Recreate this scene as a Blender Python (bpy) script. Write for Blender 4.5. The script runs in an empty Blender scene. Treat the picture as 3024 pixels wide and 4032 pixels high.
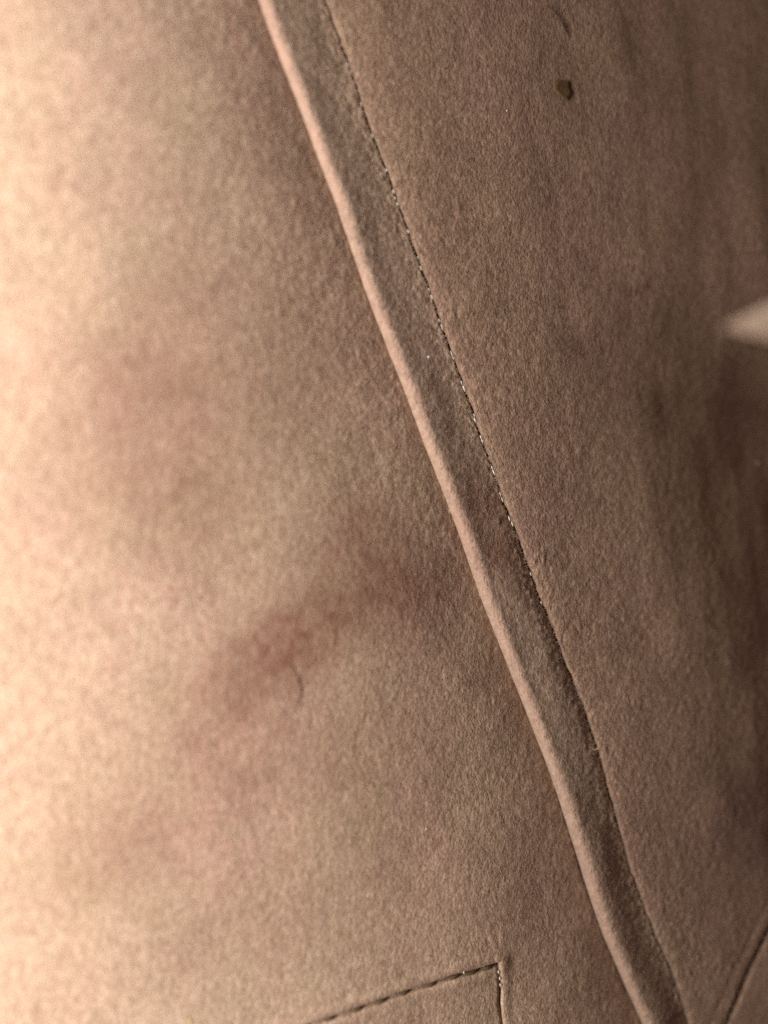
import bpy, bmesh, math, random
import numpy as np
from mathutils import Vector, Matrix

rng = np.random.RandomState(7)
random.seed(7)
SC = bpy.context.scene
COL = SC.collection

# ------------------------------------------------------------------ camera
F = 3650.0            # focal length in photo pixels (3024 x 4032)
D = 0.18              # camera height over the seam (metres)
cam_d = bpy.data.cameras.new("camera")
cam = bpy.data.objects.new("camera", cam_d); COL.objects.link(cam)
cam.location = (0, 0, D)
cam.rotation_euler = (0, 0, 0)
cam_d.sensor_fit = 'AUTO'; cam_d.sensor_width = 36.0
cam_d.lens = 36.0 * F / 4032.0
cam_d.clip_start = 0.005; cam_d.clip_end = 20
cam_d.dof.use_dof = True
cam_d.dof.focus_distance = D + 0.001
cam_d.dof.aperture_fstop = cam_d.lens / 9.5      # 9.5 mm pupil
SC.camera = cam

# ------------------------------------------------------------------ light
w = bpy.data.worlds.new("World"); SC.world = w
w.use_nodes = True
bg = w.node_tree.nodes['Background']
bg.inputs[0].default_value = (1.0, 0.61, 0.49, 1)
bg.inputs[1].default_value = 0.118

# one long lamp (a tube / window strip) low on the left
l = bpy.data.lights.new("strip_lamp", 'AREA'); l.shape = 'RECTANGLE'; l.size = 0.04; l.size_y = 0.34
l.energy = 0.715; l.color = (1.0, 0.93, 0.865)
lo = bpy.data.objects.new("strip_lamp", l); COL.objects.link(lo)
lo.location = (-0.100, -0.012, 0.105)
lo.rotation_euler = (0, -math.atan2(0.100, 0.105), 0)

SC.view_settings.view_transform = 'Standard'
SC.view_settings.look = 'None'
SC.view_settings.exposure = 0.0
SC.view_settings.gamma = 1.0
SC.cycles.use_denoising = False

# ------------------------------------------------------------------ helpers
def noise2(x, y, scale, seed):
    """smooth value noise, about -1..1, feature size = scale"""
    r = np.random.RandomState(seed)
    N = 256
    lat = r.rand(N, N) * 2 - 1
    u = x / scale + 37.3; v = y / scale + 91.7
    i = np.floor(u).astype(int); j = np.floor(v).astype(int)
    a = u - i; b = v - j
    a = a * a * (3 - 2 * a); b = b * b * (3 - 2 * b)
    g = lambda ii, jj: lat[ii % N, jj % N]
    return (g(i, j) * (1 - a) + g(i + 1, j) * a) * (1 - b) + (g(i, j + 1) * (1 - a) + g(i + 1, j + 1) * a) * b

def zbase(X):
    return -0.40 * (X - 0.0216)

def px2w(px, py, zf=zbase, off=0.0):
    """photo pixel -> point where its ray meets the surface zf(X)"""
    z = 0.0
    for _ in range(25):
        X = (px - 1512.0) / F * (D - z)
        z = float(zf(X)) + off
    return X, -(py - 2016.0) / F * (D - z), z

def curve(pts, off=0.0):
    P = [px2w(a, b, off=off) for a, b in pts]
    P.sort(key=lambda p: p[1])
    ys = np.array([p[1] for p in P]); xs = np.array([p[0] for p in P])
    def f(Y):
        Y = np.asarray(Y, float)
        r = np.interp(Y, ys, xs)
        k0 = (xs[4] - xs[0]) / (ys[4] - ys[0]) if len(xs) > 5 else (xs[1] - xs[0]) / (ys[1] - ys[0])
        k1 = (xs[-1] - xs[-5]) / (ys[-1] - ys[-5]) if len(xs) > 5 else (xs[-1] - xs[-2]) / (ys[-1] - ys[-2])
        r = np.where(Y < ys[0], xs[0] + k0 * (Y - ys[0]), r)
        r = np.where(Y > ys[-1], xs[-1] + k1 * (Y - ys[-1]), r)
        return r
    def s(Y):                                   # lightly smoothed
        Y = np.asarray(Y, float)
        return sum(f(Y + d) for d in (-0.006, -0.004, -0.002, 0, 0.002, 0.004, 0.006)) / 7
    return s

CREASE = [(1019,0),(1059,152),(1119,285),(1165,398),(1205,504),(1251,630),(1298,736),(1344,882),(1377,981),(1410,1087),
          (1500,1310),(1590,1530),(1639,1675),(1699,1826),(1747,1940),(1807,2103),(1856,2242),(1910,2392),(1952,2500),(2003,2620),
          (2053,2751),(2092,2850),(2135,2958),(2178,3069),(2217,3190),(2246,3281),(2274,3373),(2314,3497),(2349,3617),(2394,3721),
          (2438,3835),(2488,3930),(2528,4029)]
SEAM = [(1283,20),(1300,60),(1330,140),(1362,230),(1400,350),(1419,413),(1468,537),(1520,672),(1566,806),(1603,915),(1655,1055),
        (1695,1173),(1741,1290),(1781,1412),(1825,1528),(1868,1653),(1896,1735),(1940,1858),(1982,1968),(2014,2062),(2070,2220),
        (2110,2320),(2150,2420),(2222,2611),(2251,2693),(2294,2789),(2333,2900),(2357,2982),(2388,3090),(2414,3190),(2433,3260),
        (2458,3345),(2483,3440),(2508,3512),(2548,3607),(2587,3706),(2642,3820),(2672,3895),(2692,3969),(2699,4032)]
SEAM2 = [(3020,3512),(2975,3607),(2920,3706),(2861,3835),(2816,3964),(2791,4032)]
xc = curve(CREASE); xs_raw = curve(SEAM); x2 = curve(SEAM2, off=-0.006)
YLO, YHI = -0.150, 0.150

def xs(Y):
    Y = np.asarray(Y, float); o = 0 * Y
    return xs_raw(Y) + 0.00014 * noise2(Y, o, 0.0019, 3) + 0.00016 * noise2(Y, o, 0.0008, 4) + 0.00018 * noise2(Y, o, 0.006, 8)

def zs(Y):  return zbase(xs_raw(Y))                 # level of the sewn seam
def zcrest(Y): return zs(Y) + 0.0044                # top of the rolled edge
def zcrease(Y): return zcrest(Y) - (0.0008 + 0.0023 * np.clip((0.045 - np.asarray(Y, float)) / 0.12, 0, 1))           # where the cushion goes under the roll

# patch seam on the cushion: top leg then right leg
def left_z_raw(X, Y):
    t = np.maximum(xc(Y) - X, -0.004)
    tp = np.maximum(t, 0)
    f = 0.20 * tp + 0.49 * 0.032 * (1 - np.exp(-tp / 0.032)) + 0.04 * 0.0035 * (1 - np.exp(-tp / 0.0035))
    z = zcrease(Y) + f + np.where(t < 0, t * 1.2, 0)
    z = z + 0.00055 * noise2(X, Y, 0.021, 11) + 0.00022 * noise2(X, Y, 0.0085, 12)
    return z

def pxs(pts, zf, off=0.0):
    """photo pixels -> points on the surface zf(X, Y)"""
    out = []
    for a, b in pts:
        z = 0.0
        for _ in range(40):
            X = (a - 1512.0) / F * (D - z); Y = -(b - 2016.0) / F * (D - z)
            z = 0.5 * z + 0.5 * (float(zf(np.array([X]), np.array([Y]))[0]) + off)
        out.append((X, Y, z))
    return out

TOPLEG = [(1010,4112),(1100,4082),(1190,4052),(1296,4015),(1405,3978),(1499,3946),(1589,3913),(1694,3881),(1788,3848),(1857,3832),(1915,3813),(1958,3801)]
SIDELEG = [(1958,3801),(1966,3835),(1969,3870),(1969,3910),(1967,3955),(1974,4000),(1980,4040),(1986,4110)]
top_w = np.array(pxs(TOPLEG, left_z_raw)); side_w = np.array(pxs(SIDELEG, left_z_raw))

def poly_dist(X, Y, P):
    best = np.full(X.shape, 9.0); arc = np.zeros(X.shape); side = np.zeros(X.shape); acc = 0.0
    for a, b in zip(P[:-1], P[1:]):
        dx, dy = b[0] - a[0], b[1] - a[1]; L = math.hypot(dx, dy)
        t = np.clip(((X - a[0]) * dx + (Y - a[1]) * dy) / L / L, 0, 1)
        qx = X - a[0] - t * dx; qy = Y - a[1] - t * dy
        d = np.hypot(qx, qy)
        m = d < best
        best = np.where(m, d, best); arc = np.where(m, acc + t * L, arc)
        side = np.where(m, np.sign(dx * qy - dy * qx), side)
        acc += L
    return best, arc, side, acc

STITCH = 0.00505
stitch_px = [(1922,3812),(1857,3832),(1788,3849),(1694,3881),(1589,3914),(1499,3946),(1405,3978),(1296,4015),(1190,4052),(1100,4082)]
WR = [np.array(pxs(p, left_z_raw)) for p in ([(1905,3620),(1922,3680),(1945,3730),(1952,3770)], [(1965,3640),(1968,3690),(1985,3745)],)]

def left_z(X, Y):
    z = left_z_raw(X, Y)
    near = (Y < -0.07) & (X > -0.05) & (X < 0.05)
    if near.any():
        Xn, Yn = X[near], Y[near]; dz = np.zeros(Xn.shape)
        d, arc, side, L = poly_dist(Xn, Yn, top_w)
        hole = 0.55 + 0.45 * noise2(arc, 0 * arc, 0.0022, 5)
        dz -= 0.0009 * np.exp(-(d / 0.00042) ** 2) * (0.75 + 0.4 * hole)
        dz += 0.00028 * np.exp(-((d - 0.0016) / 0.0011) ** 2) * np.where(side > 0, 1.0, 0.6) * (0.7 + 0.6 * hole)
        d, arc, side, L = poly_dist(Xn, Yn, side_w)
        dep = np.clip(0.9 + 0.7 * noise2(arc, 0 * arc, 0.003, 6), 0.3, 1.3)
        dz -= 0.00080 * np.exp(-(d / 0.00030) ** 2) * dep
        dz += 0.00022 * np.exp(-((d - 0.0012) / 0.0009) ** 2) * np.where(side > 0, 1.0, -0.15)
        for k, P in enumerate(WR):
            d, arc, side, L = poly_dist(Xn, Yn, P)
            fade = np.sin(np.clip(arc / L, 0, 1) * math.pi * 0.9 + 0.15)
            dz += 0.2 * fade * (0.00032 * np.exp(-((d * side - 0.0004) / 0.0005) ** 2) - 0.00030 * np.exp(-((d * side + 0.0005) / 0.0004) ** 2))
        z = z.copy(); z[near] += dz
    return z

# the armrest side
def seg(p, q):
    return np.array(px2w(*p)[:2]), np.array(px2w(*q)[:2])
ROLL = np.array([px2w(*p)[:2] for p in ((2040,700),(2215,1280),(2480,1800),(2800,2500),(2920,2900),(2990,3300))])
def arm_z(X, Y):
    t = np.maximum(X - xs_raw(Y), 0)
    f = -0.34 * t - 0.10 * (t - 0.018 * (1 - np.exp(-t / 0.018)))
    f += 0.0010 * (1 - np.exp(-t / 0.0010))                       # little rolled lip beside the seam
    # softly rolls away to the right of a diagonal line
    rx = np.interp(-Y, -ROLL[:, 1], ROLL[:, 0])
    e = (X - rx) / 0.0045
    k = np.clip((0.055 - Y) / 0.03, 0, 1) * np.clip((Y + 0.085) / 0.05, 0, 1)
    f -= 0.21 * k * 0.0045 * np.logaddexp(0, np.clip(e, -30, 30))
    z = zs(Y) - 0.0002 + f
    z = z + np.clip(t / 0.01, 0, 1) * (0.0008 * noise2(X, Y, 0.026, 21) + 0.0003 * noise2(X, Y, 0.0095, 22)) \
        + np.clip((t - 0.012) / 0.02, 0, 1) * (0.00018 * noise2(X + 0.12 * Y, Y * 0.16, 0.0075, 23) + 0.00010 * noise2(X + 0.1 * Y, Y * 0.2, 0.0035, 24))
    return z
def outer_z(X, Y):
    # the far panel beyond the lower right seam stands a little proud of the inner one
    t = np.maximum(X - x2(Y), 0)
    z0 = arm_z(x2(Y), Y)
    return z0 - 0.0004 - 0.33 * t + 0.0005 * (1 - np.exp(-t / 0.0008)) + 0.0003 * noise2(X, Y, 0.012, 25)
def arm_full(X, Y):
    z = arm_z(X, Y)
    d = np.maximum(x2(Y) - X, 0)
    z = z - 0.0020 * np.exp(-(d / 0.0006) ** 2) + 0.00011 * np.exp(-((d - 0.0022) / 0.0013) ** 2) - 0.00014 * np.exp(-((d - 0.0044) / 0.0007) ** 2)
    return z

def pebble(X, Y, seed):
    a = noise2(X, Y * 0.75, 0.0011, seed) + 0.8 * noise2(X, Y * 0.75, 0.00062, seed + 1)
    b = noise2(X, Y, 0.0035, seed + 2)
    return 0.000075 * a * (1.0 + 0.6 * b) + 0.00005 * b

def link(name, me, mat, parent=None):
    o = bpy.data.objects.new(name, me); COL.objects.link(o)
    if mat: me.materials.append(mat)
    if parent is not None:
        o.parent = parent
        o.matrix_parent_inverse = Matrix.Identity(4)
        o.location = -parent.location
    return o

def grid_mesh(name, X, Y, Z, face_mask=None, attrs=None, drop=0.0):
    """rows x cols height sheet; drop > 0 closes it downwards into a solid"""
    R, C = X.shape
    co = np.stack([X, Y, Z], -1).reshape(-1, 3)
    idx = np.arange(R * C).reshape(R, C)
    a = idx[:-1, :-1]; b = idx[:-1, 1:]; c = idx[1:, 1:]; d = idx[1:, :-1]
    q = np.stack([a, b, c, d], -1).reshape(-1, 4)
    if face_mask is not None:
        q = q[face_mask.reshape(-1)]
        used = np.zeros(R * C, bool); used[q.reshape(-1)] = True
        remap = np.cumsum(used) - 1
        q = remap[q]; co = co[used]
        if attrs: attrs = {k: v.reshape(-1)[used] for k, v in attrs.items()}
    elif attrs:
        attrs = {k: v.reshape(-1) for k, v in attrs.items()}
    nv = len(co)
    if drop and face_mask is None:
        ring = np.concatenate([idx[0, :], idx[1:, -1], idx[-1, -2::-1], idx[-2:0:-1, 0]])
        low = co[ring].copy(); low[:, 2] -= drop
        co = np.concatenate([co, low]); n = len(ring)
        lo = nv + np.arange(n)
        side = np.stack([ring, lo, np.roll(lo, -1), np.roll(ring, -1)], -1)
        q = np.concatenate([q, side])
        cen = co[lo].mean(0); co = np.concatenate([co, cen[None]]); ci = len(co) - 1
        fan = np.stack([np.full(n, ci), np.roll(lo, -1), lo, lo], -1)
        tri = fan[:, :3]
    else:
        tri = np.zeros((0, 3), int)
    me = bpy.data.meshes.new(name)
    nl = len(q) * 4 + len(tri) * 3
    me.vertices.add(len(co)); me.vertices.foreach_set("co", co.astype(np.float32).ravel())
    me.loops.add(nl); me.loops.foreach_set("vertex_index", np.concatenate([q.ravel(), tri.ravel()]).astype(np.int32))
    me.polygons.add(len(q) + len(tri))
    st = np.concatenate([np.arange(len(q)) * 4, len(q) * 4 + np.arange(len(tri)) * 3]).astype(np.int32)
    me.polygons.foreach_set("loop_start", st)
    me.update(calc_edges=True)
    me.polygons.foreach_set("use_smooth", np.ones(len(me.polygons), bool))
    if attrs:
        for k, v in attrs.items():
            vv = np.zeros(len(co), np.float32); vv[:len(v)] = v
            at = me.attributes.new(k, 'FLOAT', 'POINT'); at.data.foreach_set("value", vv)
    me.validate()
    return me

# ------------------------------------------------------------------ materials
class NT:
    def __init__(s, name):
        s.m = bpy.data.materials.new(name); s.m.use_nodes = True
        s.t = s.m.node_tree; s.t.nodes.clear()
        s.out = s.n('ShaderNodeOutputMaterial')
    def n(s, t, **kw):
        x = s.t.nodes.new(t)
        for k, v in kw.items(): setattr(x, k, v)
        return x
    def l(s, a, b): s.t.links.new(a, b)
    def math(s, op, a, b=None, clamp=False):
        x = s.n('ShaderNodeMath', operation=op, use_clamp=clamp)
        for i, v in enumerate((a, b)):
            if v is None: continue
            if isinstance(v, (int, float)): x.inputs[i].default_value = v
            else: s.l(v, x.inputs[i])
        return x.outputs[0]
    def mix(s, f, a, b, blend='MIX'):
        x = s.n('ShaderNodeMix', data_type='RGBA', blend_type=blend)
        for i, v in ((0, f), (6, a), (7, b)):
            if isinstance(v, (int, float)): x.inputs[i].default_value = v
            elif isinstance(v, tuple): x.inputs[i].default_value = (*v, 1)
            else: s.l(v, x.inputs[i])
        return x.outputs[2]
    def noise(s, vec, scale, detail=2, rough=0.5, dist=0.0):
        x = s.n('ShaderNodeTexNoise'); s.l(vec, x.inputs['Vector'])
        x.inputs['Scale'].default_value = scale; x.inputs['Detail'].default_value = detail
        x.inputs['Roughness'].default_value = rough; x.inputs['Distortion'].default_value = dist
        return x
    def ramp(s, v, lo, hi):
        x = s.n('ShaderNodeMapRange'); s.l(v, x.inputs[0])
        x.inputs[1].default_value = lo; x.inputs[2].default_value = hi
        return x.outputs[0]

def suede(name, base, pink, olive, bump=1.0, stain_col=(0.205, 0.092, 0.062), fleck=0.5, stretch=0.65, matted=0.42):
    N = NT(name)
    tc = N.n('ShaderNodeTexCoord')
    mp = N.n('ShaderNodeMapping'); N.l(tc.outputs['Object'], mp.inputs[0])
    mp.inputs['Scale'].default_value = (1.0, stretch, 0.8); mp.inputs['Rotation'].default_value = (0, 0, math.radians(-6))
    v = mp.outputs[0]
    warp = N.noise(v, 260, 2)
    va = N.n('ShaderNodeVectorMath', operation='MULTIPLY_ADD')
    N.l(warp.outputs['Color'], va.inputs[0]); va.inputs[1].default_value = (0.0003,) * 3; N.l(v, va.inputs[2])
    v = va.outputs[0]
    big = N.noise(v, 48, 4, 0.6)
    mid = N.noise(v, 620, 3, 0.6)
    fine = N.noise(v, 2300, 5, 0.8)
    cells = N.n('ShaderNodeTexVoronoi'); N.l(v, cells.inputs['Vector']); cells.inputs['Scale'].default_value = 2000
    cells.inputs['Randomness'].default_value = 1.0
    c = N.mix(N.ramp(big.outputs[0], 0.36, 0.64), olive, pink)
    c = N.mix(N.ramp(mid.outputs[0], 0.40, 0.62), c, base)
    # nap lying this way and that: flakes a bit lighter or darker
    wn = N.ramp(mid.outputs['Fac'], 0.30, 0.70)
    c = N.mix(0.40, c, N.mix(wn, (0.34, 0.32, 0.31), (0.70, 0.69, 0.68)), 'SOFT_LIGHT')
    fl = N.n('ShaderNodeSeparateColor'); N.l(cells.outputs['Color'], fl.inputs[0])
    c = N.mix(fleck, c, N.mix(N.ramp(fl.outputs[0], 0.0, 1.0), (0.22, 0.20, 0.20), (0.80, 0.78, 0.74)), 'SOFT_LIGHT')
    # clumps where the pile has matted
    mp2 = N.n('ShaderNodeMapping'); N.l(tc.outputs['Object'], mp2.inputs[0])
    mp2.inputs['Rotation'].default_value = (0, 0, math.radians(28)); mp2.inputs['Scale'].default_value = (1.5, 0.8, 1)
    mat_n = N.noise(mp2.outputs[0], 360, 4, 0.7, 0.0)
    c = N.mix(N.math('MULTIPLY', N.ramp(mat_n.outputs[0], 0.50, 0.72), matted), c, (0.27, 0.185, 0.13))
    # darker colour in the pits between tufts
    pit = N.ramp(fine.outputs[0], 0.46, 0.30)
    c = N.mix(N.math('MULTIPLY', pit, 0.75), c, (0.13, 0.09, 0.055))
    at = N.n('ShaderNodeAttribute', attribute_name='stain')
    sn = N.math('MULTIPLY', at.outputs['Fac'], N.math('ADD', N.math('MULTIPLY', mid.outputs[0], 1.2), 0.4), True)
    c = N.mix(sn, c, stain_col)
    at2 = N.n('ShaderNodeAttribute', attribute_name='crest_highlight')
    c = N.mix(N.math('MULTIPLY', at2.outputs['Fac'], 0.8, True), c, (0.54, 0.35, 0.275))  # pinkish highlight on the rolled crest, put into the base colour
    b = N.n('ShaderNodeBsdfPrincipled'); N.l(c, b.inputs['Base Color'])
    b.inputs['Roughness'].default_value = 0.92; b.inputs['Specular IOR Level'].default_value = 0.12
    b.inputs['Sheen Weight'].default_value = 0.10; b.inputs['Sheen Roughness'].default_value = 0.5
    b.inputs['Sheen Tint'].default_value = (1, 0.85, 0.75, 1)
    # torn flat tufts: each cell sits at its own height
    h = N.math('ADD', N.math('MULTIPLY', fine.outputs[0], 0.55), N.math('MULTIPLY', fl.outputs[1], 0.62))
    h = N.math('ADD', h, N.math('MULTIPLY', cells.outputs['Distance'], -0.25))
    h = N.math('ADD', h, N.math('MULTIPLY', mid.outputs[0], 0.8))
    bp = N.n('ShaderNodeBump'); bp.inputs['Strength'].default_value = 1.0
    bp.inputs['Distance'].default_value = 0.00016 * bump
    N.l(h, bp.inputs['Height']); N.l(bp.outputs[0], b.inputs['Normal'])
    N.l(b.outputs[0], N.out.inputs[0])
    return N.m

def plain(name, col, rough=0.6, spec=0.5, var=0.3, scale=900, coat=0.0, trans=0.0):
    N = NT(name)
    tc = N.n('ShaderNodeTexCoord')
    nz = N.noise(tc.outputs['Object'], scale, 2)
    c = N.mix(nz.outputs[0], tuple(x * (1 - var) for x in col), tuple(min(1, x * (1 + var)) for x in col))
    b = N.n('ShaderNodeBsdfPrincipled'); N.l(c, b.inputs['Base Color'])
    b.inputs['Roughness'].default_value = rough; b.inputs['Specular IOR Level'].default_value = spec
    b.inputs['Coat Weight'].default_value = coat; b.inputs['Transmission Weight'].default_value = trans
    N.l(b.outputs[0], N.out.inputs[0])
    return N.m

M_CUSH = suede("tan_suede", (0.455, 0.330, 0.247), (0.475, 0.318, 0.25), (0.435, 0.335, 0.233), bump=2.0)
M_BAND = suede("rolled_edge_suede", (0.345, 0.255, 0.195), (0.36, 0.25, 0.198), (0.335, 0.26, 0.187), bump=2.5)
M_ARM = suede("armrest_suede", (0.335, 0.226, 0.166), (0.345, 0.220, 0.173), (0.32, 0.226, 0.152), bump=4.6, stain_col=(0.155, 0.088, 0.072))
M_PILLOW = suede("pale_suede", (0.70, 0.56, 0.44), (0.72, 0.55, 0.44), (0.68, 0.56, 0.42), bump=0.6)
M_SHADED_THREAD = plain("shaded_thread", (0.115, 0.078, 0.042), 0.7, 0.3, 0.5, 3000)  # dark to carry the shade of the stitch grooves
M_NYLON = plain("clear_nylon_thread", (0.60, 0.55, 0.48), 0.22, 0.9, 0.1, 900, coat=0.6)
M_HAIR = plain("dark_hair", (0.08, 0.045, 0.032), 0.45, 0.5)
M_HAIR2 = plain("brown_hair", (0.20, 0.12, 0.08), 0.5, 0.4)
M_LINT = plain("pale_lint", (0.72, 0.66, 0.60), 0.5, 0.5)
M_LINT_Y = plain("yellow_crumb", (0.78, 0.62, 0.25), 0.5, 0.4)
M_FIBRE = plain("tan_fibre", (0.42, 0.29, 0.19), 0.7, 0.3)
M_STAIN = suede("stained_suede", (0.125, 0.078, 0.034), (0.14, 0.08, 0.045), (0.115, 0.075, 0.03), bump=0.6, fleck=0.35, matted=0.2)

# ------------------------------------------------------------------ things
def thing(name, label, cat, loc=(0, 0, 0)):
    o = bpy.data.objects.new(name, None); COL.objects.link(o)
    o.empty_display_size = 0.02; o.location = loc
    o['label'] = label; o['category'] = cat
    return o

cushion = thing('seat_cushion', 'bright tan suede seat cushion with a reddish smear and a dark stitched corner patch', 'cushion', (-0.05, 0, 0))
arm = thing('sofa_armrest', 'shaded brown suede armrest with a rolled edge and a glinting stitched seam', 'armrest', (0.06, 0, 0))

# --- seat cushion: one height sheet, split along the patch seam
tt = np.concatenate([np.linspace(-0.0025, 0.008, 50)[:-1], np.linspace(0.008, 0.072, 270)[:-1], np.linspace(0.072, 0.17, 150)])[::-1]
yy = np.concatenate([np.linspace(YLO, -0.118, 60)[:-1], np.linspace(-0.118, -0.080, 190)[:-1], np.linspace(-0.080, 0.105, 640)[:-1], np.linspace(0.105, YHI, 60)])
Yg, Tg = np.meshgrid(yy, tt, indexing='ij')
Xg = xc(Yg) - Tg
Zg = left_z(Xg, Yg) + pebble(Xg, Yg, 86) * (0.32 + 0.85 * np.exp(-np.maximum(Tg, 0) / 0.013))

def blobs(X, Y, zf, L, nz=None):
    s = np.zeros(X.shape)
    for (cx, cy, rx, ry, ang, amp) in L:
        P = pxs([(cx, cy)], zf)[0]; m = (D - P[2]) / F
        a = math.radians(ang)
        dx = X - P[0]; dy = Y - P[1]
        u = (dx * math.cos(a) + dy * math.sin(a)) / (rx * m); v = (-dx * math.sin(a) + dy * math.cos(a)) / (ry * m)
        s = 1 - (1 - s) * (1 - amp * np.exp(-(u * u + v * v)))
    n = 1.15 + 0.30 * noise2(X, Y, 0.004, 31) + 0.25 * noise2(X, Y, 0.0016, 32)
    return np.clip(s * n, 0, 1)
st = blobs(Xg, Yg, left_z_raw, [
    (980, 2700, 300, 180, 34, 0.38), (1120, 2530, 230, 130, 42, 0.42), (1290, 2430, 330, 180, 30, 0.36),
    (1470, 2330, 260, 200, 22, 0.34), (1600, 2340, 110, 150, 0, 0.34), (1430, 2090, 230, 170, 30, 0.34),
    (850, 3050, 480, 320, 24, 0.24), (780, 1600, 400, 320, 30, 0.34), (540, 1500, 220, 180, 20, 0.24),
    (650, 2000, 420, 260, -20, 0.32), (1330, 3050, 340, 280, 0, 0.22), (1100, 3600, 480, 230, 10, 0.22), (700, 1150, 300, 200, 30, 0.22),
    (420, 3400, 320, 180, 20, 0.24), (620, 700, 260, 160, 20, 0.10)])
inside_v = None
def patch_inside(X, Y):
    px = np.concatenate([top_w[:, 0], side_w[1:, 0], [side_w[-1, 0] + 0.02, top_w[0, 0] - 0.1]])
    py = np.concatenate([top_w[:, 1], side_w[1:, 1], [-0.3, -0.3]])
    ins = np.zeros(X.shape, bool); n = len(px); j = n - 1
    for i in range(n):
        cond = ((py[i] > Y) != (py[j] > Y))
        with np.errstate(divide='ignore', invalid='ignore'):
            xi = (px[j] - px[i]) * (Y - py[i]) / (py[j] - py[i]) + px[i]
        ins ^= cond & (X < xi); j = i
    return ins
Xm = 0.25 * (Xg[:-1, :-1] + Xg[1:, :-1] + Xg[:-1, 1:] + Xg[1:, 1:]); Ym = 0.25 * (Yg[:-1, :-1] + Yg[1:, :-1] + Yg[:-1, 1:] + Yg[1:, 1:])
ins = patch_inside(Xm, Ym)
attrs = {'stain': st}
link('top_panel', grid_mesh('top_panel', Xg, Yg, Zg, ~ins, attrs), M_CUSH, cushion)
link('corner_patch', grid_mesh('corner_patch', Xg, Yg, Zg, ins, attrs), M_CUSH, cushion)['label'] = 'stitched corner patch at the bottom of the cushion'
# filling that gives the cushion its body
us = np.linspace(0, 1, 30); vs = np.linspace(0, 1, 40)
Yb, Ub = np.meshgrid(YLO + vs * (YHI - YLO), us, indexing='ij')
Xb = xc(Yb) - 0.17 + Ub * 0.168
Zb = left_z_raw(Xb, Yb) - 0.0030
link('padding', grid_mesh('padding', Xb, Yb, Zb, drop=0.06), M_CUSH, cushion)

def tube(name, pts, rad, mat, parent=None, sides=8, taper=True, flat=1.0):
    pts = [Vector(p) for p in pts]; bm = bmesh.new(); rings = []
    n = len(pts)
    for i, p in enumerate(pts):
        d = (pts[min(i + 1, n - 1)] - pts[max(i - 1, 0)]).normalized()
        a = d.cross(Vector((0, 0, 1))).normalized(); b = a.cross(d)
        u = i / (n - 1)
        r = rad * (max(0.12, math.sin(math.pi * u)) ** 0.55 if taper else 1.0)
        rings.append([bm.verts.new(p + a * (r * math.cos(2 * math.pi * k / sides)) + b * (r * flat * math.sin(2 * math.pi * k / sides))) for k in range(sides)])
    for A, B in zip(rings[:-1], rings[1:]):
        for k in range(sides): bm.faces.new((A[k], A[(k + 1) % sides], B[(k + 1) % sides], B[k]))
    bm.faces.new(rings[0][::-1]); bm.faces.new(rings[-1])
    bmesh.ops.recalc_face_normals(bm, faces=bm.faces)
    me = bpy.data.meshes.new(name); bm.to_mesh(me); bm.free()
    for f in me.polygons: f.use_smooth = True
    return link(name, me, mat, parent)

# stitches sunk in the patch seam's top leg, groove shade put into their dark colour
for k, (a, b) in enumerate(stitch_px):
    half = (36 if k else 30) + random.uniform(-4, 4)
    ang = math.radians(-20 - random.uniform(1, 6))
    pp = []
    for u in np.linspace(-1, 1, 9):
        pp.append((a + u * half * math.cos(ang), b + u * half * math.sin(ang)))
    W = pxs(pp, left_z_raw)
    W = [(x, y, z - 0.00035 - 0.0006 * u * u) for (x, y, z), u in zip(W, np.linspace(-1, 1, 9))]
    tube('shaded_stitch', W, 0.00041, M_SHADED_THREAD, cushion, flat=0.7)
for (a, b) in [(1963, 3828), (1968, 3853), (1970, 3879), (1826, 3829)]:
    W = pxs([(a + u * 1.0, b + u * 7) for u in np.linspace(-1, 1, 5)], left_z_raw, 0.0001)
    tube('clear_stitch', W, 0.00017, M_NYLON, cushion)

# --- rolled edge of the armrest (from under the cushion, over the top, down to the seam)
YROWS = np.concatenate([np.linspace(YLO, -0.114, 30)[:-1], np.linspace(-0.114, 0.108, 880)[:-1], np.linspace(0.108, YHI, 30)])
yb = YROWS.copy()
R0 = 0.0021
prof = []
ang = np.linspace(math.radians(200), math.radians(60), 26)
nA = len(ang); nS = 34; nD = 6
Xr = np.zeros((len(yb), nA + nS + nD)); Zr = np.zeros_like(Xr)
c0 = xc(yb); s0 = xs(yb); zt = zcrest(yb); zss = zs(yb)
c0 = c0 + 0.00006 * noise2(yb, 0 * yb, 0.005, 41)
wob = 1 + 0.07 * noise2(yb, 0 * yb, 0.014, 42) + 0.035 * noise2(yb, 0 * yb, 0.0038, 43) + 0.03 * noise2(yb, 0 * yb, 0.0016, 46)
for i, a in enumerate(ang):
    Xr[:, i] = c0 + R0 * wob * (1 + math.cos(a)); Zr[:, i] = zt - R0 * wob * (1 - math.sin(a))
xe = Xr[:, nA - 1].copy(); ze = Zr[:, nA - 1].copy()
for i in range(nS):
    u = (i + 1) / nS
    end_z = zss - 0.0007
    Xr[:, nA + i] = xe + (s0 - xe) * u
    # leaves the roll at its own slope and flattens a little to the seam
    sl0 = -1 / math.tan(math.radians(60)) * (s0 - xe)
    h0 = 2 * u ** 3 - 3 * u ** 2 + 1; h1 = -2 * u ** 3 + 3 * u ** 2; g0 = u ** 3 - 2 * u ** 2 + u; g1 = u ** 3 - u ** 2
    Zr[:, nA + i] = ze * h0 + end_z * h1 + sl0 * g0 + (-(0.40 + 0.70 * np.exp(-((yb + 0.030) / 0.030) ** 2)) * (s0 - xe)) * g1
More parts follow.
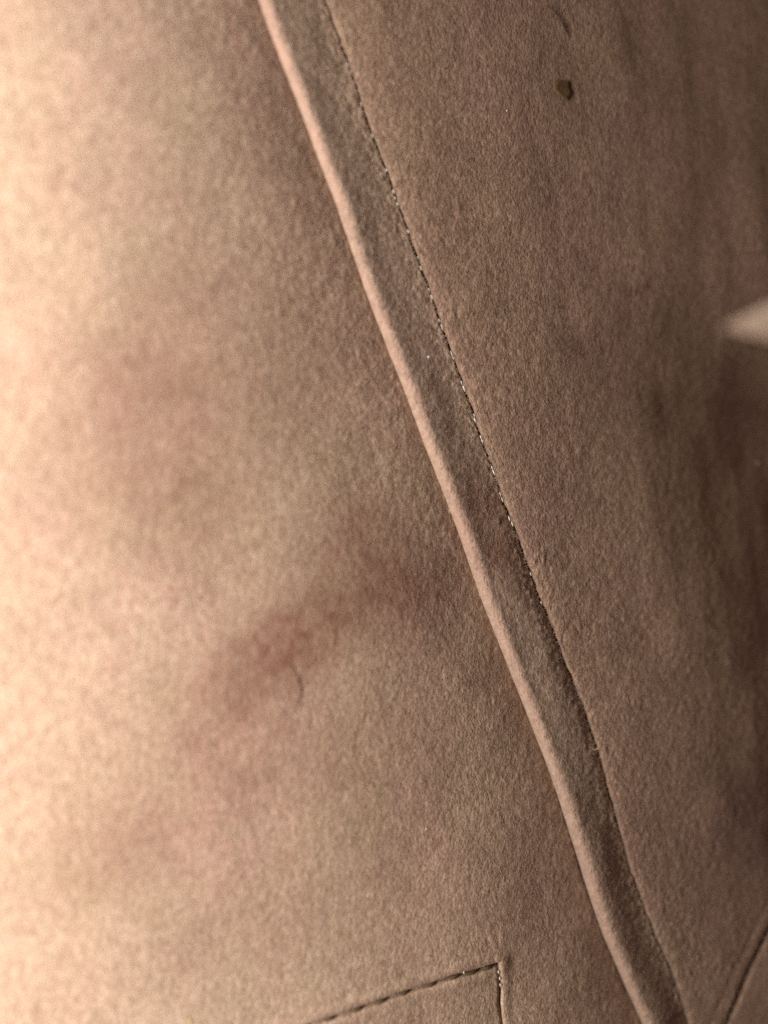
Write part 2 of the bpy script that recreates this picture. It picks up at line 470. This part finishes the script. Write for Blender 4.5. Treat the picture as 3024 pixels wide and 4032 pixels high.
for i in range(nD):
    u = (i + 1) / nD
    Xr[:, nA + nS + i] = s0 + 0.00018 * u; Zr[:, nA + nS + i] = zss - 0.0007 - 0.0028 * u ** 1.3
Yr = np.repeat(yb[:, None], Xr.shape[1], 1)
bump = np.zeros(Xr.shape[1]); bump[nA - 6:nA + nS - 3] = np.hanning(nS + 3)
Zr += bump[None, :] * (0.00028 * noise2(Xr, Yr, 0.009, 44) + 0.0001 * noise2(Xr, Yr, 0.003, 45))
near_seam = np.exp(-((s0[:, None] - Xr) / 0.0022) ** 2)
Zr += (Xr < s0[:, None] - 1e-6) * (0.00007 + 0.00016 * near_seam) * (noise2(Xr, Yr, 0.0008, 81) + 0.6 * noise2(Xr, Yr, 0.00045, 82))
def band_zf(X, Y):
    return zcrest(Y) - 0.35 * (X - xc(Y) - 0.003)
stb = blobs(Xr, Yr, band_zf, [(1925, 2010, 110, 150, 55, 0.42), (1985, 2190, 80, 110, 55, 0.5), (1860, 1870, 60, 90, 55, 0.22), (1570, 850, 50, 80, 60, 0.15)])
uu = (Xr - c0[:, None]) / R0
crest_highlight = np.exp(-((uu - 0.62) / 0.52) ** 2) * (0.65 + 0.25 * noise2(Xr, Yr, 0.005, 47) + 0.25 * noise2(Xr, Yr, 0.0015, 48)) * (0.72 + 0.5 * np.clip((Yr + 0.01) / 0.1, 0, 1))  # painted highlight along the roll, stronger towards the top
link('rolled_edge', grid_mesh('rolled_edge', Xr, Yr, Zr, attrs={'stain': stb, 'crest_highlight': crest_highlight}), M_BAND, arm)

# --- armrest panels
tt = np.concatenate([np.linspace(0.0, 0.004, 30)[:-1], np.linspace(0.004, 0.05, 150)[:-1], np.linspace(0.05, 1, 2)[:1]])
frac = np.linspace(0, 1, 230) ** 1.5
Ya, Fa = np.meshgrid(YROWS, frac, indexing='ij')
xa0 = xs(Ya) + 0.00024
end = np.minimum(x2(Ya), 0.20)
end = np.maximum(end, xa0 + 0.0015)
Xa = xa0 + Fa * (end - xa0)
Za = arm_full(Xa, Ya)
dip = np.exp(-((Xa - xa0) / 0.00022) ** 2) * 0.0022
Za = Za - dip + pebble(Xa, Ya, 83) * (0.65 + 1.0 * np.exp(-(Xa - xa0) / 0.012))
sta = blobs(Xa, Ya, arm_z, [(2830, 590, 50, 110, 8, 0.5), (2250, 1370, 70, 55, 20, 0.40), (2620, 250, 170, 300, 0, 0.22), (2420, 650, 60, 300, -8, 0.24),
    (2800, 1600, 70, 300, 8, 0.14), (2560, 1330, 320, 140, 30, 0.15), (2740, 900, 40, 420, 3, 0.34), (2870, 950, 45, 350, 2, 0.25), (2950, 1550, 90, 420, 0, 0.14), (2640, 700, 30, 400, -2, 0.2),
    (2960, 3250, 190, 300, -10, 0.6), (2880, 3050, 130, 160, 10, 0.3), (2980, 300, 70, 420, 0, 0.22), (2530, 400, 30, 380, 3, 0.16)])
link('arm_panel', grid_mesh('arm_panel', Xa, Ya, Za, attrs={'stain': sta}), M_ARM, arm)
Yo, Fo = np.meshgrid(np.linspace(YLO, 0.03, 300), np.linspace(0, 1, 110) ** 1.3, indexing='ij')
xo0 = x2(Yo) + 0.00012
Xo = xo0 + Fo * 0.085
Zo = outer_z(Xo, Yo) - 0.0016 * np.exp(-((Xo - xo0) / 0.00035) ** 2)
link('outer_panel', grid_mesh('outer_panel', Xo, Yo, Zo), M_ARM, arm)['label'] = 'redder panel beyond the lower right seam'
Yb, Ub = np.meshgrid(np.linspace(YLO, YHI, 40), np.linspace(0, 1, 40), indexing='ij')
Xb = xc(Yb) + 0.003 + Ub * (0.20 - xc(Yb))
Zb = np.minimum(arm_z(Xb, Yb), zs(Yb)) - 0.0055
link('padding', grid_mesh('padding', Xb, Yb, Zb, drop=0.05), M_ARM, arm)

# loose pile standing off the suede: short bent fibres, one mesh per panel
def fuzz(name, X, Y, zf, L, R, mat, parent, lay=-1.45, spread=0.7, rise=0.00018):
    n = len(X); K = 4; S = 3
    a = lay + rng.randn(n) * spread
    ln = L * (0.5 + rng.rand(n)); rd = R * (0.7 + 0.6 * rng.rand(n)); up = rise * (0.3 + 1.2 * rng.rand(n)); bend = rng.randn(n) * 0.7
    V = np.zeros((n, K, S, 3))
    px_, py_ = X.copy(), Y.copy()
    for k in range(K):
        u = k / (K - 1)
        ak = a + bend * (u - 0.5)
        if k:
            px_ = px_ + np.cos(ak) * ln / (K - 1); py_ = py_ + np.sin(ak) * ln / (K - 1)
        pz = zf(px_, py_) - 0.00004 + up * np.sin(u * math.pi * 0.75)
        rr = rd * (1 - 0.7 * u)
        for q in range(S):
            t = 2 * math.pi * q / S
            V[:, k, q, 0] = px_ - np.sin(ak) * rr * math.cos(t); V[:, k, q, 1] = py_ + np.cos(ak) * rr * math.cos(t); V[:, k, q, 2] = pz + rr * math.sin(t)
    base = (np.arange(n) * K * S)[:, None]
    fc = []
    for k in range(K - 1):
        for q in range(S):
            q2 = (q + 1) % S
            fc.append([k * S + q, k * S + q2, (k + 1) * S + q2, (k + 1) * S + q])
    fcs = (base[:, :, None] + np.array(fc)[None]).reshape(-1, 4)
    me = bpy.data.meshes.new(name)
    me.vertices.add(n * K * S); me.vertices.foreach_set("co", V.astype(np.float32).ravel())
    me.loops.add(len(fcs) * 4); me.loops.foreach_set("vertex_index", fcs.astype(np.int32).ravel())
    me.polygons.add(len(fcs)); me.polygons.foreach_set("loop_start", (np.arange(len(fcs)) * 4).astype(np.int32))
    me.update(calc_edges=True); me.polygons.foreach_set("use_smooth", np.ones(len(fcs), bool))
    o = link(name, me, mat, parent); o['kind'] = 'stuff'
    return o
def band_z(X, Y):                                   # height of the rolled edge, read back from its mesh rows
    r_ = np.clip(np.searchsorted(yb, Y), 0, len(yb) - 1)
    u = (X - xe[r_]) / (s0[r_] - xe[r_])
    k = np.clip(np.round(u * nS).astype(int) - 1, 0, nS - 1) + nA
    ka = np.clip(np.round(8 + 17 * np.clip((X - c0[r_]) / (xe[r_] - c0[r_]), 0, 1)).astype(int), 0, nA - 1)
    return Zr[r_, np.where(u < 0, ka, k)]
M_PILE_A = plain("armrest_pile", (0.41, 0.30, 0.225), 0.85, 0.15, 0.45, 1400)
M_PILE_C = plain("cushion_pile", (0.45, 0.33, 0.245), 0.85, 0.15, 0.40, 1400)
n = 20000
yF = rng.uniform(-0.115, 0.105, n); dF = np.abs(rng.randn(n)) * 0.016 + 0.0004
fuzz('pile', xs(yF) + dF, yF, arm_z, 0.00040, 0.00005, M_PILE_A, arm)
n = 1500                                            # ragged fringe hanging over the seam
yF = rng.uniform(-0.115, 0.105, n); dF = rng.uniform(0.0001, 0.0007, n)
keep = rng.rand(n) < np.clip(0.75 + 0.5 * noise2(yF, 0 * yF, 0.004, 61), 0, 1)
yF = yF[keep]; dF = dF[keep]
fuzz('pile_fringe', xs(yF) + dF, yF, lambda X, Y: np.where(X > xs_raw(Y), arm_z(X, Y), zs(Y) - 0.0002), 0.00055, 0.00004, M_PILE_A, arm, lay=-2.3, spread=0.6, rise=0.0003)
n = 11000
yF = rng.uniform(-0.115, 0.105, n); uF = rng.rand(n) ** 0.7
fuzz('pile', c0[0] * 0 + xc(yF) + 0.0012 + uF * (xs(yF) - xc(yF) - 0.0014), yF, band_z, 0.00038, 0.00005, M_PILE_A, arm)
n = 24000
yF = rng.uniform(-0.110, 0.105, n); dF = np.abs(rng.randn(n)) * 0.020 + 0.0003
fuzz('pile', xc(yF) - dF, yF, left_z, 0.00040, 0.00005, M_PILE_C, cushion)

# clear nylon stitches glinting in the seam
gl = [(1364,258,4),(1371,287,5),(1419,413,6),(1468,537,10),(1520,672,6),(1546,757,8),(1556,783,8),(1566,806,8),(1603,915,7),(1640,1015,6),(1657,1057,10),
      (1681,1142,8),(1694,1172,12),(1724,1263,8),(1740,1290,14),(1775,1396,16),(1781,1412,9),(1813,1508,10),(1825,1530,15),(1862,1637,10),(1868,1655,12),
      (1891,1722,9),(1897,1737,10),(1932,1842,10),(1940,1860,14),(1973,1946,11),(1982,1968,12),(2007,2042,12),(2014,2063,13),(2081,2260,8),(2128,2372,6)]
for a, b, h in gl:
    Y0 = pxs([(a, b)], arm_z)[0][1]
    x0 = float(xs(np.array([Y0]))[0]); m = D / F
    zz = float(zs(np.array([Y0]))[0])
    sl = float((xs_raw(np.array([Y0 + 0.003])) - xs_raw(np.array([Y0 - 0.003])))[0] / 0.006)
    W = []
    for u in np.linspace(-1, 1, 7):
        dy = u * h * m * 0.9
        W.append((x0 + 0.00002 + sl * dy + random.uniform(-2e-5, 2e-5), Y0 + dy, zz + 0.00034 - 0.00030 * u * u))
    tube('clear_stitch', W, random.uniform(0.00009, 0.00016), M_NYLON, arm)

# the dark olive spot soaked into the armrest: a thin crust on the nap
sp = [(2183,328),(2200,318),(2222,322),(2240,323),(2243,345),(2250,366),(2243,380),(2236,393),(2222,386),(2205,376),(2192,360),(2184,345)]
P = pxs(sp, arm_z)
bm = bmesh.new(); rings = []
cx = sum(p[0] for p in P) / len(P); cy = sum(p[1] for p in P) / len(P)
dense = []
for a, b in zip(P, P[1:] + P[:1]):
    for u in (0, 1 / 3, 2 / 3): dense.append((a[0] + (b[0] - a[0]) * u + random.uniform(-1, 1) * 6e-5, a[1] + (b[1] - a[1]) * u + random.uniform(-1, 1) * 6e-5))
for k, s in enumerate((1.16, 1.08, 0.65, 0.3)):
    ring = []
    for (x, y) in dense:
        X = cx + (x - cx) * s; Y = cy + (y - cy) * s
        z = float(arm_z(np.array([X]), np.array([Y]))[0]) + (-0.00012 if k == 0 else 0.00019)
        ring.append(bm.verts.new((X, Y, z)))
    rings.append(ring)
n = len(dense)
for A, B in zip(rings[:-1], rings[1:]):
    for k in range(n): bm.faces.new((A[k], A[(k + 1) % n], B[(k + 1) % n], B[k]))
bm.faces.new(rings[-1])
bmesh.ops.recalc_face_normals(bm, faces=bm.faces)
me = bpy.data.meshes.new('dark_spot'); bm.to_mesh(me); bm.free()
for f in me.polygons: f.use_smooth = True
link('dark_spot', me, M_STAIN, arm)['label'] = 'dark olive soaked spot'

# --- pale cushion tip that catches the lamp at the right edge
tip = thing('pillow_corner', 'pale beige blurred corner of another pillow poking in over the brown armrest', 'pillow')
TZ = 0.058                                          # it juts out of the frame's side, nearer than the armrest
mz = (D - TZ) / F
tx, ty = (2852 - 1512) * mz, -(1290 - 2016) * mz
Lx = 60; La = 40
Xt = np.zeros((Lx, La)); Yt = np.zeros((Lx, La)); Zt = np.zeros((Lx, La))
for i in range(Lx):
    u = i / (Lx - 1)
    d = 0.075 * u ** 1.5
    hw = 0.00015 + 0.36 * d * (1 - 0.35 * u) * math.sqrt(max(0.0, 1 - max(0, u - 0.75) ** 2 * 15.9))
    for j in range(La):
        a = 2 * math.pi * j / (La - 1)
        Xt[i, j] = tx + d; Yt[i, j] = ty + d * 0.17 + hw * math.cos(a)
        Zt[i, j] = TZ - 0.22 * d + hw * 0.62 * math.sin(a) * abs(math.sin(a)) ** 0.3
Zt += 0.0004 * noise2(Xt, Yt, 0.006, 71) * np.clip((Xt - tx) / 0.01, 0, 1)
link('cover', grid_mesh('cover', Xt, Yt, Zt), M_PILLOW, tip)

# --- hairs, lint and crumbs lying on the suede
def strand(name, label, cat, pts, zf, rad, mat, lift=0.0003, n=26, arch=0.0):
    W = np.array(pxs(pts, zf)); t = np.linspace(0, len(pts) - 1, n)
    P = []
    for k in t:
        i = min(int(k), len(pts) - 2); f = k - i
        p0 = W[max(i - 1, 0)]; p1 = W[i]; p2 = W[i + 1]; p3 = W[min(i + 2, len(pts) - 1)]
        q = 0.5 * ((2 * p1) + (-p0 + p2) * f + (2 * p0 - 5 * p1 + 4 * p2 - p3) * f * f + (-p0 + 3 * p1 - 3 * p2 + p3) * f ** 3)
        z = float(zf(np.array([q[0]]), np.array([q[1]]))[0]) + lift + arch * math.sin(math.pi * k / (len(pts) - 1))
        P.append((q[0], q[1], z))
    o = tube(name, P, rad, mat, None, sides=6)
    o['label'] = label; o['category'] = cat
    return o
strand('hair', 'short curved dark hair lying near the top of the brown armrest', 'hair', [(2148,20),(2175,44),(2202,81),(2222,122),(2229,160)], arm_z, 0.00013, M_HAIR)
strand('hair', 'thin faint hair bent in a shallow hook on the shaded armrest', 'hair', [(2395,1105),(2430,1140),(2480,1150),(2530,1122),(2575,1062)], arm_z, 0.00010, M_HAIR2)
strand('hair', 'thin bent brown hair below the reddish smear on the cushion', 'hair', [(1135,2620),(1165,2668),(1181,2722),(1172,2752),(1152,2790)], left_z, 0.00009, M_HAIR2)
strand('fibre', 'tiny curled brown fibre standing off the armrest right of the glinting seam', 'fibre', [(1805,640),(1822,647),(1838,642),(1852,634),(1868,630)], arm_z, 0.00014, M_HAIR2, 0.0006, arch=0.0008)
strand('fibre', 'loose brown fibre crossing the lower part of the dark seam', 'fibre', [(2325,2938),(2340,2950),(2352,2944),(2362,2932)], arm_z, 0.00010, M_FIBRE, 0.0005)

def speck(label, cat, p, zf, r, mat, lift=0.0, name='lint_speck'):
    P = pxs([p], zf)[0]
    bm = bmesh.new(); r *= 0.75; bmesh.ops.create_icosphere(bm, subdivisions=2, radius=r)
    for v in bm.verts:
        k = 1 + 0.35 * math.sin(v.co.x / r * 4.1 + p[0]) * math.cos(v.co.y / r * 3.3 + p[1])
        v.co *= k; v.co.z *= 0.6; v.co.x *= 0.8
    me = bpy.data.meshes.new(name); bm.to_mesh(me); bm.free()
    for f in me.polygons: f.use_smooth = True
    o = link(name, me, mat); o.location = (P[0], P[1], P[2] + lift)
    o['label'] = label; o['category'] = cat
    return o
speck('tiny white lint speck on the armrest below the dark olive spot', 'lint', (1996, 437), arm_z, 0.00022, M_LINT, 0.0002)
speck('pale bluish lint speck on the band between rolled edge and seam', 'lint', (1687, 1405), band_zf, 0.00030, M_LINT, 0.0001)
speck('tiny white lint speck on the lower cushion near the rolled edge', 'lint', (1678, 3263), left_z, 0.00024, M_LINT, 0.0002)
speck('pale lint speck far out on the dark side of the armrest', 'lint', (2982, 1822), arm_z, 0.00030, M_LINT, 0.0002)
speck('yellow crumb at the lower edge of the bright cushion', 'crumb', (748, 4020), left_z, 0.00035, M_LINT_Y, 0.0002, 'crumb')
